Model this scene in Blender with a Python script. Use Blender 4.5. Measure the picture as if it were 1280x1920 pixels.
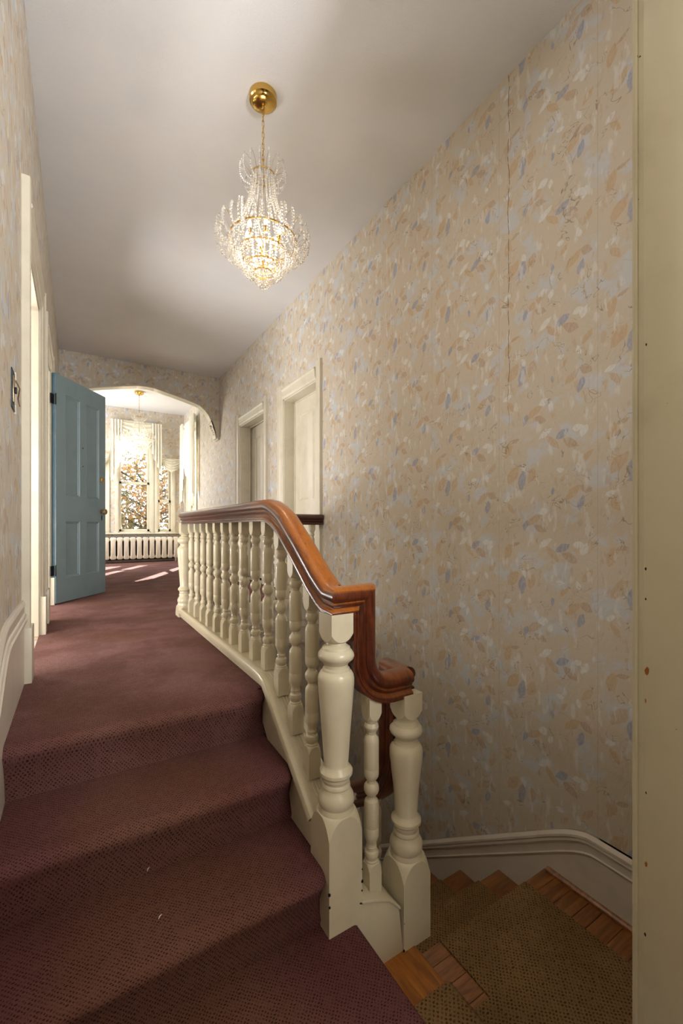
import bpy, math, random
from mathutils import Vector, Matrix
random.seed(7)
PI = math.pi
for o in list(bpy.data.objects): bpy.data.objects.remove(o)
C = bpy.context.scene
COL = C.collection
EYE = 0.70                       # eye height above the upper hall floor (z = 0)

# ------------------------------------------------------------------ camera
FPX, V0 = 800.0, 990.0
YAW = math.atan(496 / 800.0)
cd = bpy.data.cameras.new('camera'); cam = bpy.data.objects.new('camera', cd); COL.objects.link(cam)
cam.location = (0, 0, EYE); cam.rotation_euler = (PI / 2, 0, -YAW)
cd.sensor_fit = 'HORIZONTAL'; cd.sensor_width = 24; cd.lens = 24 * FPX / 1280
cd.shift_y = (V0 - 960) / 1280.0
cd.clip_start = 0.02; cd.clip_end = 200
C.camera = cam

# ------------------------------------------------------------------ world, sun, lights, exposure
C.view_settings.view_transform = 'Standard'
C.view_settings.look = 'None'
C.view_settings.gamma = 1.0
C.view_settings.use_curve_mapping = False
C.view_settings.exposure = 0.60
w = bpy.data.worlds.new('world'); C.world = w; w.use_nodes = True
bg = w.node_tree.nodes['Background']; bg.inputs[0].default_value = (0.80, 0.88, 1.0, 1); bg.inputs[1].default_value = 3.0

def light(name, kind, loc, power, color, direction=None, size=None, sizey=None, **kw):
    d = bpy.data.lights.new(name, kind); d.energy = power; d.color = color
    o = bpy.data.objects.new(name, d); COL.objects.link(o); o.location = loc
    if direction is not None: o.rotation_euler = Vector(direction).to_track_quat('-Z', 'Y').to_euler()
    if kind == 'AREA':
        d.shape = 'RECTANGLE'; d.size = size; d.size_y = sizey
    for k, v in kw.items():
        if k == 'portal': d.cycles.is_portal = v
        else: setattr(d, k, v)
    return o
SUNDIR = Vector((-0.29, -0.60, -0.386))
light('sun', 'SUN', (6, 14, 8), 20.0, (1, 0.95, 0.86), SUNDIR, angle=math.radians(0.5))
light('portal_far', 'AREA', (1.02, 9.97, 1.75), 1, (1, 1, 1), (0, -1, 0), 1.9, 2.4, portal=True)
light('portal_side', 'AREA', (2.2, 9.0, 1.75), 1, (1, 1, 1), (-1, 0, 0), 1.1, 2.4, portal=True)
light('near_room_fill', 'AREA', (0.9, -2.45, 1.6), 24, (1.0, 0.97, 0.93), (0.1, 1, -0.05), 1.8, 1.8)  # added fill in the unseen room behind the camera
light('side_room_fill', 'AREA', (-1.7, 2.35, 0.7), 62, (1.0, 0.97, 0.95), (1, 0.75, 0.62), 1.3, 1.3)  # added fill, aimed up through the doorway to brighten the hall ceiling
light('side_room_fill_2', 'AREA', (-1.5, 4.28, 0.6), 66, (1.0, 0.97, 0.95), (1, 0.1, 0.75), 1.0, 1.0)  # second added fill, aimed up through the next left doorway
light('bay_left_fill', 'AREA', (-0.52, 9.02, 1.80), 62, (1.0, 0.98, 0.96), (1, -0.25, 0.05), 0.8, 2.0)  # added fill for the bay, outside the added left window
light('portal_left', 'AREA', (-0.40, 9.02, 1.75), 1, (1, 1, 1), (1, 0, 0), 0.9, 2.3, portal=True)

light('ceiling_fill', 'AREA', (0.98, -0.8, 1.5), 85, (0.95, 0.97, 1.0), (0.0, 1.0, 1.1), 0.3, 0.5)  # added area light behind the camera that brightens the ceiling

# ------------------------------------------------------------------ helpers
def lin(r, g, b):
    f = lambda c: ((c / 255 + 0.055) / 1.055) ** 2.4 if c > 10 else c / 255 / 12.92
    return (f(r), f(g), f(b), 1)

def tag(o, label=None, cat=None, group=None, kind=None):
    if label: o['label'] = label
    if cat: o['category'] = cat
    if group: o['group'] = group
    if kind: o['kind'] = kind
    return o

def empty(name, loc=(0, 0, 0), label=None, cat=None, group=None, kind=None, rz=0):
    o = bpy.data.objects.new(name, None); COL.objects.link(o)
    o.location = loc; o.rotation_euler = (0, 0, rz); o.empty_display_size = 0.1
    return tag(o, label, cat, group, kind)

class MB:
    def __init__(s): s.v = []; s.f = []
    def add(s, vs, fs):
        n = len(s.v); s.v += [tuple(p) for p in vs]; s.f += [tuple(i + n for i in f) for f in fs]; return s
    def box(s, x0, x1, y0, y1, z0, z1):
        return s.add([(x0,y0,z0),(x1,y0,z0),(x1,y1,z0),(x0,y1,z0),(x0,y0,z1),(x1,y0,z1),(x1,y1,z1),(x0,y1,z1)],
                     [(0,3,2,1),(4,5,6,7),(0,1,5,4),(1,2,6,5),(2,3,7,6),(3,0,4,7)])
    def prism(s, poly, axis, a, b):          # poly in the two other axes, extruded along axis from a to b
        def pt(p, t):
            return (t, p[0], p[1]) if axis == 'x' else (p[0], t, p[1]) if axis == 'y' else (p[0], p[1], t)
        n = len(poly)
        vs = [pt(p, a) for p in poly] + [pt(p, b) for p in poly]
        fs = [tuple(range(n))[::-1], tuple(range(n, 2 * n))] + [(i, (i + 1) % n, n + (i + 1) % n, n + i) for i in range(n)]
        return s.add(vs, fs)
    def strip(s, a, b):                      # quads between two equal polylines
        n = len(a); return s.add(list(a) + list(b), [(i, i + 1, n + i + 1, n + i) for i in range(n - 1)])
    def lathe(s, prof, c=(0, 0, 0), seg=24, sq=None):
        """prof: (z, r) bottom to top; sq = half side of a square the radius is clipped to"""
        vs = []; n = len(prof)
        for z, r in prof:
            for k in range(seg):
                a = 2 * PI * k / seg
                q = r if sq is None else min(r, sq / max(abs(math.cos(a)), abs(math.sin(a))))
                vs.append((c[0] + q * math.cos(a), c[1] + q * math.sin(a), c[2] + z))
        fs = [(i * seg + k, i * seg + (k + 1) % seg, (i + 1) * seg + (k + 1) % seg, (i + 1) * seg + k) for i in range(n - 1) for k in range(seg)]
        fs += [tuple(range(seg))[::-1], tuple(range((n - 1) * seg, n * seg))]
        return s.add(vs, fs)
    def block(s, zr, zend, r0, sq, D, c=(0, 0, 0), seg=48, p=1.7):
        """square block whose faces end in arches where they meet a round collar (radius r0 at height zr)"""
        sg = 1 if zend < zr else -1; rc = sq * math.sqrt(2); rows = []
        def zof(r): return zr - sg * D * max(0, (r - r0) / (rc - r0)) ** p
        for j in range(6):
            row = []
            for k in range(seg):
                a = 2 * PI * k / seg; q = sq / max(abs(math.cos(a)), abs(math.sin(a))); r = r0 + (q - r0) * j / 5
                row.append((c[0] + r * math.cos(a), c[1] + r * math.sin(a), c[2] + zof(r)))
            rows.append(row)
        rows.append([(x, y, c[2] + zend) for x, y, z in rows[-1]])
        n = len(rows); vs = [v for row in rows for v in row]
        fs = [(i * seg + k, i * seg + (k + 1) % seg, (i + 1) * seg + (k + 1) % seg, (i + 1) * seg + k) for i in range(n - 1) for k in range(seg)]
        fs += [tuple(range(seg))[::-1], tuple(range((n - 1) * seg, n * seg))]
        return s.add(vs, fs)
    def sweep(s, path, prof, L0=None, closed=True, caps=True):
        P = [Vector(p) for p in path]; T = [(P[i + 1] - P[i]).normalized() for i in range(len(P) - 1)]
        Ls, Us = [], []; L = Vector(L0) if L0 else None
        for t in T:
            if abs(t.x) + abs(t.y) > 1e-4 and L0 is None: L = t.cross(Vector((0, 0, 1))).normalized()
            Ls.append(L.copy()); Us.append(L.cross(t).normalized())
        vs = []; m = len(prof)
        for i, p in enumerate(P):
            a, b = max(i - 1, 0), min(i, len(T) - 1)
            l = (Ls[a] + Ls[b]) / (1 + Ls[a].dot(Ls[b])); u = (Us[a] + Us[b]) / (1 + Us[a].dot(Us[b]))
            vs += [p + l * q[0] + u * q[1] for q in prof]
        r = range(m) if closed else range(m - 1)
        fs = [(i * m + k, i * m + (k + 1) % m, (i + 1) * m + (k + 1) % m, (i + 1) * m + k) for i in range(len(P) - 1) for k in r]
        if closed and caps: fs += [tuple(range(m)), tuple(range((len(P) - 1) * m, len(P) * m))[::-1]]
        return s.add(vs, fs)
    def tube(s, path, r, seg=6, closed=False):
        P = [Vector(p) for p in path]; n = len(P); vs = []
        for i, p in enumerate(P):
            if closed: t = (P[(i + 1) % n] - P[i - 1]).normalized()
            else: t = (P[min(i + 1, n - 1)] - P[max(i - 1, 0)]).normalized()
            a = t.orthogonal() if abs(t.z) > 0.98 else t.cross(Vector((0, 0, 1)))
            a.normalize(); b = t.cross(a)
            if abs(t.z) > 0.98: a = Vector((1, 0, 0)); b = t.cross(a)
            rr = r[i] if isinstance(r, (list, tuple)) else r
            vs += [p + (a * math.cos(2 * PI * k / seg) + b * math.sin(2 * PI * k / seg)) * rr for k in range(seg)]
        fs = [(i * seg + k, i * seg + (k + 1) % seg, ((i + 1) % n) * seg + (k + 1) % seg, ((i + 1) % n) * seg + k) for i in range(n if closed else n - 1) for k in range(seg)]
        if not closed: fs += [tuple(range(seg))[::-1], tuple(range((n - 1) * seg, n * seg))]
        return s.add(vs, fs)
    def ball(s, c, r, rz=None, seg=6, ring=3):
        rz = rz or r; vs = [(c[0], c[1], c[2] - rz)]
        for j in range(1, ring):
            a = PI * j / ring
            vs += [(c[0] + r * math.sin(a) * math.cos(2 * PI * k / seg), c[1] + r * math.sin(a) * math.sin(2 * PI * k / seg), c[2] - rz * math.cos(a)) for k in range(seg)]
        vs.append((c[0], c[1], c[2] + rz)); n = len(vs) - 1
        fs = [(0, 1 + (k + 1) % seg, 1 + k) for k in range(seg)]
        for j in range(ring - 2):
            b = 1 + j * seg
            fs += [(b + k, b + (k + 1) % seg, b + seg + (k + 1) % seg, b + seg + k) for k in range(seg)]
        b = 1 + (ring - 2) * seg
        fs += [(b + k, b + (k + 1) % seg, n) for k in range(seg)]
        return s.add(vs, fs)
    def build(s, name, mat, parent=None, bevel=0, smooth=35, inv=True):
        me = bpy.data.meshes.new(name); me.from_pydata(s.v, [], s.f)
        me.materials.append(mat)
        import bmesh
        bm = bmesh.new(); bm.from_mesh(me); bmesh.ops.recalc_face_normals(bm, faces=bm.faces)
        if bevel:
            bmesh.ops.bevel(bm, geom=[e for e in bm.edges if len(e.link_faces) == 2 and e.calc_face_angle(0) > 0.6], offset=bevel, segments=2, profile=0.5, affect='EDGES', clamp_overlap=True)
        bm.to_mesh(me); bm.free()
        if smooth:
            for p in me.polygons: p.use_smooth = True
            me.set_sharp_from_angle(angle=math.radians(smooth))
        o = bpy.data.objects.new(name, me); COL.objects.link(o)
        if parent is not None:
            o.parent = parent
        return o

def copy_tree(o, parent=None):
    c = o.copy(); COL.objects.link(c)
    if parent is not None: c.parent = parent
    for ch in list(o.children): copy_tree(ch, c)
    return c

# ---- node expression helper
class G:
    def __init__(s, name):
        s.m = bpy.data.materials.new(name); s.m.use_nodes = True; s.nt = s.m.node_tree
        s.b = s.nt.nodes['Principled BSDF']; s.out = s.nt.nodes['Material Output']
    def n(s, t, **kw):
        x = s.nt.nodes.new(t)
        for k, v in kw.items(): setattr(x, k, v)
        return x
    def put(s, sock, v):
        if hasattr(v, 'links') or isinstance(v, bpy.types.NodeSocket): s.nt.links.new(v, sock)
        else: sock.default_value = v
    def math(s, op, a, b=None, c=None, clamp=False):
        x = s.n('ShaderNodeMath', operation=op); x.use_clamp = clamp; s.put(x.inputs[0], a)
        if b is not None: s.put(x.inputs[1], b)
        if c is not None: s.put(x.inputs[2], c)
        return x.outputs[0]
    def mix(s, f, a, b):
        x = s.n('ShaderNodeMix', data_type='RGBA'); s.put(x.inputs['Factor'], f); s.put(x.inputs[6], a); s.put(x.inputs[7], b); return x.outputs[2]
    def pos(s): return s.n('ShaderNodeNewGeometry').outputs['Position']
    def obj(s): return s.n('ShaderNodeTexCoord').outputs['Object']
    def sep(s, v):
        x = s.n('ShaderNodeSeparateXYZ'); s.put(x.inputs[0], v); return x.outputs
    def com(s, a, b, c=0.0):
        x = s.n('ShaderNodeCombineXYZ'); s.put(x.inputs[0], a); s.put(x.inputs[1], b); s.put(x.inputs[2], c); return x.outputs[0]
    def map(s, v, loc=(0,0,0), rot=(0,0,0), sc=(1,1,1), vt='POINT'):
        x = s.n('ShaderNodeMapping', vector_type=vt); s.put(x.inputs[0], v); x.inputs[1].default_value = loc; x.inputs[2].default_value = rot; x.inputs[3].default_value = sc; return x.outputs[0]
    def noise(s, v, scale, detail=2, rough=0.5, dist=0.0):
        x = s.n('ShaderNodeTexNoise'); s.put(x.inputs['Vector'], v); x.inputs['Scale'].default_value = scale; x.inputs['Detail'].default_value = detail
        x.inputs['Roughness'].default_value = rough; x.inputs['Distortion'].default_value = dist; return x.outputs['Fac']
    def ramp(s, v, a, b, x0=0.0, x1=1.0):
        x = s.n('ShaderNodeMapRange', interpolation_type='SMOOTHSTEP'); s.put(x.inputs[0], v)
        x.inputs[1].default_value = a; x.inputs[2].default_value = b; x.inputs[3].default_value = x0; x.inputs[4].default_value = x1; return x.outputs[0]
    def bump(s, h, strength=0.3, dist=0.01, prev=None):
        x = s.n('ShaderNodeBump'); s.put(x.inputs['Height'], h); x.inputs['Strength'].default_value = strength; x.inputs['Distance'].default_value = dist
        if prev is not None: s.put(x.inputs['Normal'], prev)
        s.nt.links.new(x.outputs[0], s.b.inputs['Normal']); return x.outputs[0]
    def base(s, c): s.put(s.b.inputs['Base Color'], c)
    def set(s, **kw):
        for k, v in kw.items(): s.put(s.b.inputs[k.replace('_', ' ')], v)
        return s

def wallpaper(name, horiz):
    g = G(name); p = g.sep(g.pos()); a = p[1] if horiz == 'y' else p[0]; b = p[2]
    flat = g.com(a, b)
    A = g.math('MULTIPLY', g.math('FRACT', g.math('MULTIPLY', g.math('SUBTRACT', a, 1.426 - (0.40 if horiz == 'y' else 0.13)), 1 / 0.53)), 0.53)
    B = g.math('MULTIPLY', g.math('FRACT', g.math('MULTIPLY', g.math('SUBTRACT', b, 2.62 - 0.30), 1 / 0.552)), 0.552)
    sgn = -1 if horiz == 'y' else 1      # seen on the right wall, +y runs to the left
    wob = g.n('ShaderNodeTexNoise'); g.put(wob.inputs['Vector'], flat); wob.inputs['Scale'].default_value = 22; wob.inputs['Detail'].default_value = 2
    wv = g.n('ShaderNodeVectorMath', operation='MULTIPLY_ADD'); g.put(wv.inputs[0], wob.outputs['Color']); wv.inputs[1].default_value = (.022, .022, 0); g.put(wv.inputs[2], g.com(A, B))
    tile = wv.outputs[0]
    beige = lin(196, 185, 167); pale = lin(192, 193, 193); warm = lin(196, 181, 157)
    n1 = g.noise(flat, 7, 4, 0.55, 0.4)
    col = g.mix(g.ramp(n1, 0.52, 0.62), beige, pale)
    n2 = g.noise(g.map(flat, (3.1, 1.7, 0)), 11, 4, 0.6)
    col = g.mix(g.ramp(n2, 0.56, 0.68, 0, 0.7), col, warm)
    vein = g.noise(g.map(flat, rot=(0, 0, 0.7), sc=(1, 0.35, 1)), 120, 3, 0.6)
    tan = lin(189, 160, 122); tan2 = lin(176, 150, 124); blue = lin(142, 149, 174); white = lin(214, 216, 214); grey = lin(168, 160, 150)
    L = [  # x, y, length, half width, angle, colour
        (.130,.300,.052,.020,1.4,blue), (.075,.330,.050,.026,.9,tan), (.140,.365,.022,.012,1.9,white), (.185,.320,.040,.022,1.2,tan),
        (.125,.255,.024,.006,.3,grey), (.300,.470,.046,.016,2.3,tan), (.350,.500,.036,.018,.5,blue), (.390,.455,.040,.020,2.6,tan2),
        (.425,.520,.024,.014,.2,white), (.455,.500,.028,.018,1.1,white), (.260,.520,.040,.014,.6,white), (.200,.090,.050,.018,.5,tan),
        (.235,.045,.034,.016,-.4,tan2), (.150,.060,.030,.012,1.2,blue), (.250,.130,.026,.018,.3,white), (.290,.100,.022,.013,1.3,white),
        (.400,.215,.046,.018,.7,tan), (.440,.165,.034,.015,1.3,blue), (.465,.230,.030,.018,-.5,tan2), (.360,.290,.026,.010,.9,tan),
        (.340,.330,.018,.012,0,white), (.060,.150,.034,.014,2.2,tan), (.040,.200,.024,.012,.4,white), (.300,.230,.020,.008,1.6,blue),
        (.470,.380,.036,.014,.9,tan), (.430,.330,.022,.012,1.8,white), (.045,.470,.042,.020,1.3,tan), (.090,.510,.026,.010,.3,tan2)]
    for (x, y, ll, hw, an, c) in L:
        if sgn < 0: x = 0.53 - x; an = -an
        q = g.sep(g.map(tile, (x, y, 0), (0, 0, an), (ll * 1.18, hw * 1.22, 1), 'TEXTURE'))
        d = g.math('ADD', g.math('MULTIPLY', q[0], q[0]), g.math('ABSOLUTE', q[1]))
        k = g.math('MULTIPLY', g.ramp(d, 1.0, 0.75), g.ramp(vein, 0.30, 0.66, 0.38, 0.86))
        col = g.mix(k, col, c)
    br = g.math('ABSOLUTE', g.math('SUBTRACT', g.noise(flat, 10, 2.5, 0.6, 0.8), 0.5))
    brm = g.math('MULTIPLY', g.ramp(br, 0.011, 0.004), g.ramp(g.noise(g.map(flat, (9, 4, 0)), 9, 1), 0.52, 0.60))
    col = g.mix(g.math('MULTIPLY', brm, 0.75), col, lin(140, 122, 105))
    st1 = g.noise(g.map(flat, (2, 5, 0), (0, 0, 0.75 * sgn), (1, 0.32, 1)), 24, 3, 0.55)
    col = g.mix(g.ramp(st1, 0.57, 0.66, 0, 0.6), col, lin(212, 212, 208))
    st2 = g.noise(g.map(flat, (7, 3, 0), (0, 0, 0.6 * sgn), (1, 0.4, 1)), 30, 3, 0.55)
    col = g.mix(g.ramp(st2, 0.58, 0.68, 0, 0.5), col, lin(184, 160, 130))
    # paper seams and one crack running down a seam
    sm = g.math('MULTIPLY', g.ramp(g.math('ABSOLUTE', g.math('SUBTRACT', A, 0.003)), 0.0022, 0.0008), 0.35)
    col = g.mix(sm, col, lin(150, 135, 115))
    if horiz == 'y':
        cy = g.math('ADD', a, g.math('MULTIPLY', g.noise(g.com(0.0, b), 6, 3), 0.04))
        ck = g.math('MULTIPLY', g.ramp(g.math('ABSOLUTE', g.math('SUBTRACT', cy, 1.5175)), 0.0024, 0.0012), g.ramp(b, 1.1, 1.6))
        col = g.mix(g.math('MULTIPLY', ck, g.ramp(g.noise(g.com(0.0, b), 22, 2), 0.40, 0.5)), col, lin(110, 92, 72))
        col = g.mix(g.math('MULTIPLY', ck, 0.2), col, lin(90, 80, 66))
    g.base(col); g.set(Roughness=0.62)
    h = g.math('ADD', g.math('MULTIPLY', g.noise(g.map(flat, rot=(0, 0, 0.9), sc=(1, 0.4, 1)), 60, 3, 0.6), 1.0), g.math('MULTIPLY', br, 1.5))
    g.bump(h, 0.30, 0.006)
    return g.m

def plaster():
    g = G('ceiling_plaster'); p = g.pos()
    big = g.noise(p, 1.3, 2)
    sw = g.noise(g.map(p, (0, 0, 0), (0, 0, 0.5), (1, 0.35, 1)), 26, 3, 0.6, 2.4)
    sw2 = g.noise(g.map(p, (5, 0, 0), (0, 0, -0.7), (0.3, 1, 1)), 20, 3, 0.6, 2.8)
    q1 = g.math('SINE', g.math('MULTIPLY', sw, 60)); q2 = g.math('SINE', g.math('MULTIPLY', sw2, 60))
    mask = g.ramp(big, 0.42, 0.60)
    h = g.math('ADD', g.math('MULTIPLY', q1, mask), g.math('MULTIPLY', q2, g.math('SUBTRACT', 1.0, mask)))
    h = g.math('MULTIPLY', h, g.ramp(g.noise(g.map(p, (2, 7, 0)), 2.6, 2), 0.42, 0.60, 0.15, 1.0))
    g.base(g.mix(g.ramp(g.noise(p, 3, 4), 0.3, 0.7), lin(212, 211, 211), lin(216, 214, 212)))
    g.set(Roughness=0.75); g.bump(h, 0.28, 0.0016); return g.m

def paint(name, c, rough=0.38, dirt=0.25, chips=False, dirtcol=(0.30, 0.25, 0.16, 1)):
    g = G(name); p = g.pos()
    col = g.mix(g.ramp(g.noise(p, 5, 4, 0.6), 0.45, 0.75, 0, dirt), c, dirtcol)
    if chips:
        col = g.mix(g.ramp(g.noise(g.map(p, (3, 1, 2)), 38, 2, 0.5), 0.735, 0.75), col, lin(70, 42, 22))
    g.base(col); g.set(Roughness=rough); g.bump(g.noise(p, 45, 3), 0.10, 0.003); return g.m

def carpet(name, c1, c2, dot, dotcol, cell, strength=0.8, worn=None, sgn='ADD', wear_shade=None):
    g = G(name); p = g.sep(g.pos()); nx = g.ramp(g.math('ABSOLUTE', g.sep(g.n('ShaderNodeNewGeometry').outputs['True Normal'])[0]), 0.55, 0.56)
    v = g.math(sgn, p[1], g.math('MULTIPLY', p[2], g.math('SUBTRACT', 1.0, nx))); u = g.math('SUBTRACT', p[0], g.math('MULTIPLY', p[2], nx))
    P = g.com(u, v)
    n = g.noise(g.pos(), 3.2, 3, 0.6)
    col = g.mix(g.ramp(n, 0.35, 0.65), c1, c2)
    if worn:
        col = g.mix(g.ramp(g.noise(g.map(g.pos(), (4, 2, 1)), 2.2, 2), 0.45, 0.7, 0, 0.6), col, worn)
    if wear_shade:      # worn, soiled steps; part of the darkening towards them is shade painted in
        sc_ = g.mix(g.ramp(g.math('ABSOLUTE', g.math('SUBTRACT', g.math('ADD', p[0], g.math('MULTIPLY', g.noise(g.pos(), 3, 2), 0.3)), 0.38)), 0.12, 0.42), wear_shade[0], wear_shade[1])
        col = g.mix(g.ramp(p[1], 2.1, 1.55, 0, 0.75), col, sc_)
    a = g.math('MULTIPLY', g.math('ADD', u, v), 1 / cell); b = g.math('MULTIPLY', g.math('SUBTRACT', u, v), 1 / cell)
    jit = g.math('MULTIPLY', g.noise(P, 75, 2), 1.1)
    fa = g.math('SUBTRACT', g.math('FRACT', g.math('ADD', a, jit)), 0.5); fb = g.math('SUBTRACT', g.math('FRACT', g.math('ADD', b, jit)), 0.5)
    d = g.math('SQRT', g.math('ADD', g.math('MULTIPLY', fa, fa), g.math('MULTIPLY', fb, fb)))
    k = g.ramp(d, dot, dot - 0.16)
    k = g.math('MULTIPLY', k, g.ramp(g.noise(P, 40, 2), 0.35, 0.55, 0.35, 1.0))
    fib = g.noise(g.pos(), 420, 2, 0.7)
    col = g.mix(g.ramp(fib, 0.3, 0.7, 0, 0.30), col, dotcol)
    col = g.mix(g.math('MULTIPLY', k, strength), col, dotcol)
    g.base(col); g.set(Roughness=0.95); g.b.inputs['Specular IOR Level'].default_value = 0.1
    g.bump(g.math('SUBTRACT', g.math('MULTIPLY', fib, 0.6), k), 0.5, 0.006); return g.m

def wood(name, c1, c2, rough=0.25, axis='x', scale=1.0, coat=0.3):
    g = G(name); p = g.pos()
    sc = {'x': (1.5, 14, 14), 'y': (14, 1.5, 14), 'z': (14, 14, 1.5)}[axis]
    n = g.noise(g.map(p, sc=sc), 3 * scale, 5, 0.6, 0.6)
    f = g.noise(g.map(p, sc=sc), 22 * scale, 3, 0.6)
    col = g.mix(g.ramp(n, 0.3, 0.7), c1, c2)
    col = g.mix(g.ramp(f, 0.45, 0.7, 0, 0.35), col, (c1[0] * 0.3, c1[1] * 0.28, c1[2] * 0.25, 1))
    g.base(col); g.set(Roughness=rough); g.b.inputs['Coat Weight'].default_value = coat; g.b.inputs['Coat Roughness'].default_value = 0.12
    g.bump(f, 0.08, 0.002); return g.m

def railwood():
    g = G('varnished_rail_wood'); p = g.pos()
    y = g.sep(p)[1]; z = g.sep(p)[2]
    n = g.noise(g.map(p, sc=(9, 2.2, 2.2)), 5, 5, 0.62, 1.0)
    f = g.noise(g.map(p, sc=(16, 3, 3)), 30, 3, 0.6)
    c = g.mix(g.ramp(n, 0.32, 0.68), lin(58, 20, 9), lin(102, 44, 16))
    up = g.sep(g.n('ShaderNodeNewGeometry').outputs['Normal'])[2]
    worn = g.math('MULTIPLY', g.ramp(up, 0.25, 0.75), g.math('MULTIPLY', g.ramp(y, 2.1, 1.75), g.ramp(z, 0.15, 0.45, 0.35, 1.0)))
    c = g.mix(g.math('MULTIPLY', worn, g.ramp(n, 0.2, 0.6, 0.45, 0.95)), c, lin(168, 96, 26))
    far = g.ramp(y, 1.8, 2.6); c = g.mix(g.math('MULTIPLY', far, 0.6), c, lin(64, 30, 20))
    c = g.mix(g.ramp(f, 0.5, 0.72, 0, 0.4), c, lin(44, 18, 10))
    c = g.mix(g.ramp(g.noise(g.map(p, (1, 3, 2), sc=(14, 3, 3)), 9, 2), 0.68, 0.76, 0, 0.7), c, lin(60, 26, 14))
    g.base(c); g.set(Roughness=0.3); g.b.inputs['Coat Weight'].default_value = 0.35; g.b.inputs['Coat Roughness'].default_value = 0.15
    return g.m

def simple(name, c, rough=0.5, metal=0.0, **kw):
    g = G(name); p = g.pos()
    g.base(g.mix(g.ramp(g.noise(p, 20, 3), 0.4, 0.7, 0, 0.15), c, (c[0] * 0.6, c[1] * 0.6, c[2] * 0.6, 1)))
    g.set(Roughness=rough, Metallic=metal)
    for k, v in kw.items(): g.b.inputs[k.replace('_', ' ')].default_value = v
    return g.m

M = {}
M['paper_y'] = wallpaper('floral_wallpaper_side', 'y')
M['paper_x'] = wallpaper('floral_wallpaper_end', 'x')
M['ceil'] = plaster()
M['trim'] = paint('cream_trim_paint', lin(206, 198, 178), 0.36, 0.22)
M['newel'] = paint('cream_gloss_paint', lin(206, 196, 168), 0.30, 0.25)
M['jamb'] = paint('chipped_shaded_jamb_paint', lin(186, 179, 152), 0.36, 0.35, True)  # part of its darker tone is the jamb's shade, put into the colour
M['base'] = paint('pinkish_white_paint', lin(208, 198, 184), 0.35, 0.2)
M['blue'] = paint('teal_door_paint', lin(114, 133, 139), 0.42, 0.25, False, lin(84, 100, 104))
M['bluedark'] = paint('dark_teal_edge_paint', lin(58, 80, 90), 0.5, 0.2, False, lin(120, 130, 130))
M['mauve'] = carpet('mauve_carpet', lin(140, 104, 100), lin(120, 85, 80), 0.34, lin(44, 20, 20), 0.0125, 0.80, lin(120, 86, 66), wear_shade=(lin(112, 76, 58), lin(94, 52, 52)))
M['olive'] = carpet('olive_runner_carpet', lin(148, 118, 80), lin(132, 104, 68), 0.36, lin(64, 44, 20), 0.0175, 0.85, sgn='SUBTRACT')
M['board'] = wood('varnished_floor_wood', lin(158, 100, 52), lin(112, 68, 32), 0.3, 'x')
M['boardy'] = wood('worn_tread_wood', lin(176, 108, 36), lin(126, 70, 26), 0.3, 'y')
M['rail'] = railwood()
M['brass'] = simple('polished_brass', lin(214, 176, 96), 0.16, 1.0)
M['oldbrass'] = simple('tarnished_brass', lin(168, 146, 112), 0.3, 1.0)
M['black'] = simple('black_iron', lin(30, 28, 28), 0.5, 0.6)
M['dark'] = simple('dark_void', lin(36, 34, 36), 0.9)
def satin():
    g = G('ivory_satin'); c = g.mix(g.noise(g.pos(), 4, 2), lin(240, 236, 224), lin(232, 226, 210)); g.base(c); g.set(Roughness=0.45)
    tl = g.n('ShaderNodeBsdfTranslucent'); g.put(tl.inputs[0], c); mx = g.n('ShaderNodeMixShader'); mx.inputs[0].default_value = 0.22
    g.nt.links.new(g.b.outputs[0], mx.inputs[1]); g.nt.links.new(tl.outputs[0], mx.inputs[2]); g.nt.links.new(mx.outputs[0], g.out.inputs[0]); return g.m
M['fabric'] = satin()
M['radiator'] = paint('cream_radiator_paint', lin(224, 212, 192), 0.4, 0.2)
M['bark'] = simple('tree_bark', lin(64, 56, 50), 0.9)
M['grass'] = simple('lawn', lin(120, 130, 70), 0.9)
M['sidewall'] = paint('side_room_wall_paint', lin(206, 196, 178), 0.7, 0.1)
def glassmat():
    g = G('window_glass'); nt = g.nt
    tr = g.n('ShaderNodeBsdfTransparent'); gl = g.n('ShaderNodeBsdfGlossy'); gl.inputs['Roughness'].default_value = 0.02
    mx = g.n('ShaderNodeMixShader'); mx.inputs[0].default_value = 0.05; nt.links.new(tr.outputs[0], mx.inputs[1]); nt.links.new(gl.outputs[0], mx.inputs[2])
    nt.links.new(mx.outputs[0], g.out.inputs[0]); return g.m
M['glass'] = glassmat()
def crystal():
    g = G('crystal_bead'); g.base((0.98, 0.96, 0.92, 1))
    g.set(Roughness=0.04, Transmission_Weight=0.75, IOR=1.5); g.b.inputs['Coat Weight'].default_value = 0.5
    return g.m
M['crystal'] = crystal()
def emit(name, c, s):
    g = G(name); g.base((0, 0, 0, 1)); g.b.inputs['Emission Color'].default_value = c; g.b.inputs['Emission Strength'].default_value = s; return g.m
M['bulb'] = emit('lit_bulb', (1, 0.78, 0.5, 1), 9)
def leafmat():
    g = G('autumn_leaves'); n = g.noise(g.pos(), 1.1, 3)
    c = g.mix(g.ramp(n, 0.4, 0.6), lin(98, 96, 66), lin(150, 108, 58))
    g.base(c); g.set(Roughness=0.7); g.b.inputs['Transmission Weight'].default_value = 0.0
    tl = g.n('ShaderNodeBsdfTranslucent'); g.put(tl.inputs[0], c)
    mx = g.n('ShaderNodeMixShader'); mx.inputs[0].default_value = 0.5
    g.nt.links.new(g.b.outputs[0], mx.inputs[1]); g.nt.links.new(tl.outputs[0], mx.inputs[2]); g.nt.links.new(mx.outputs[0], g.out.inputs[0])
    return g.m
M['leaf'] = leafmat()

def e(z): return z + EYE        # height given relative to the eye -> world height

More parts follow.
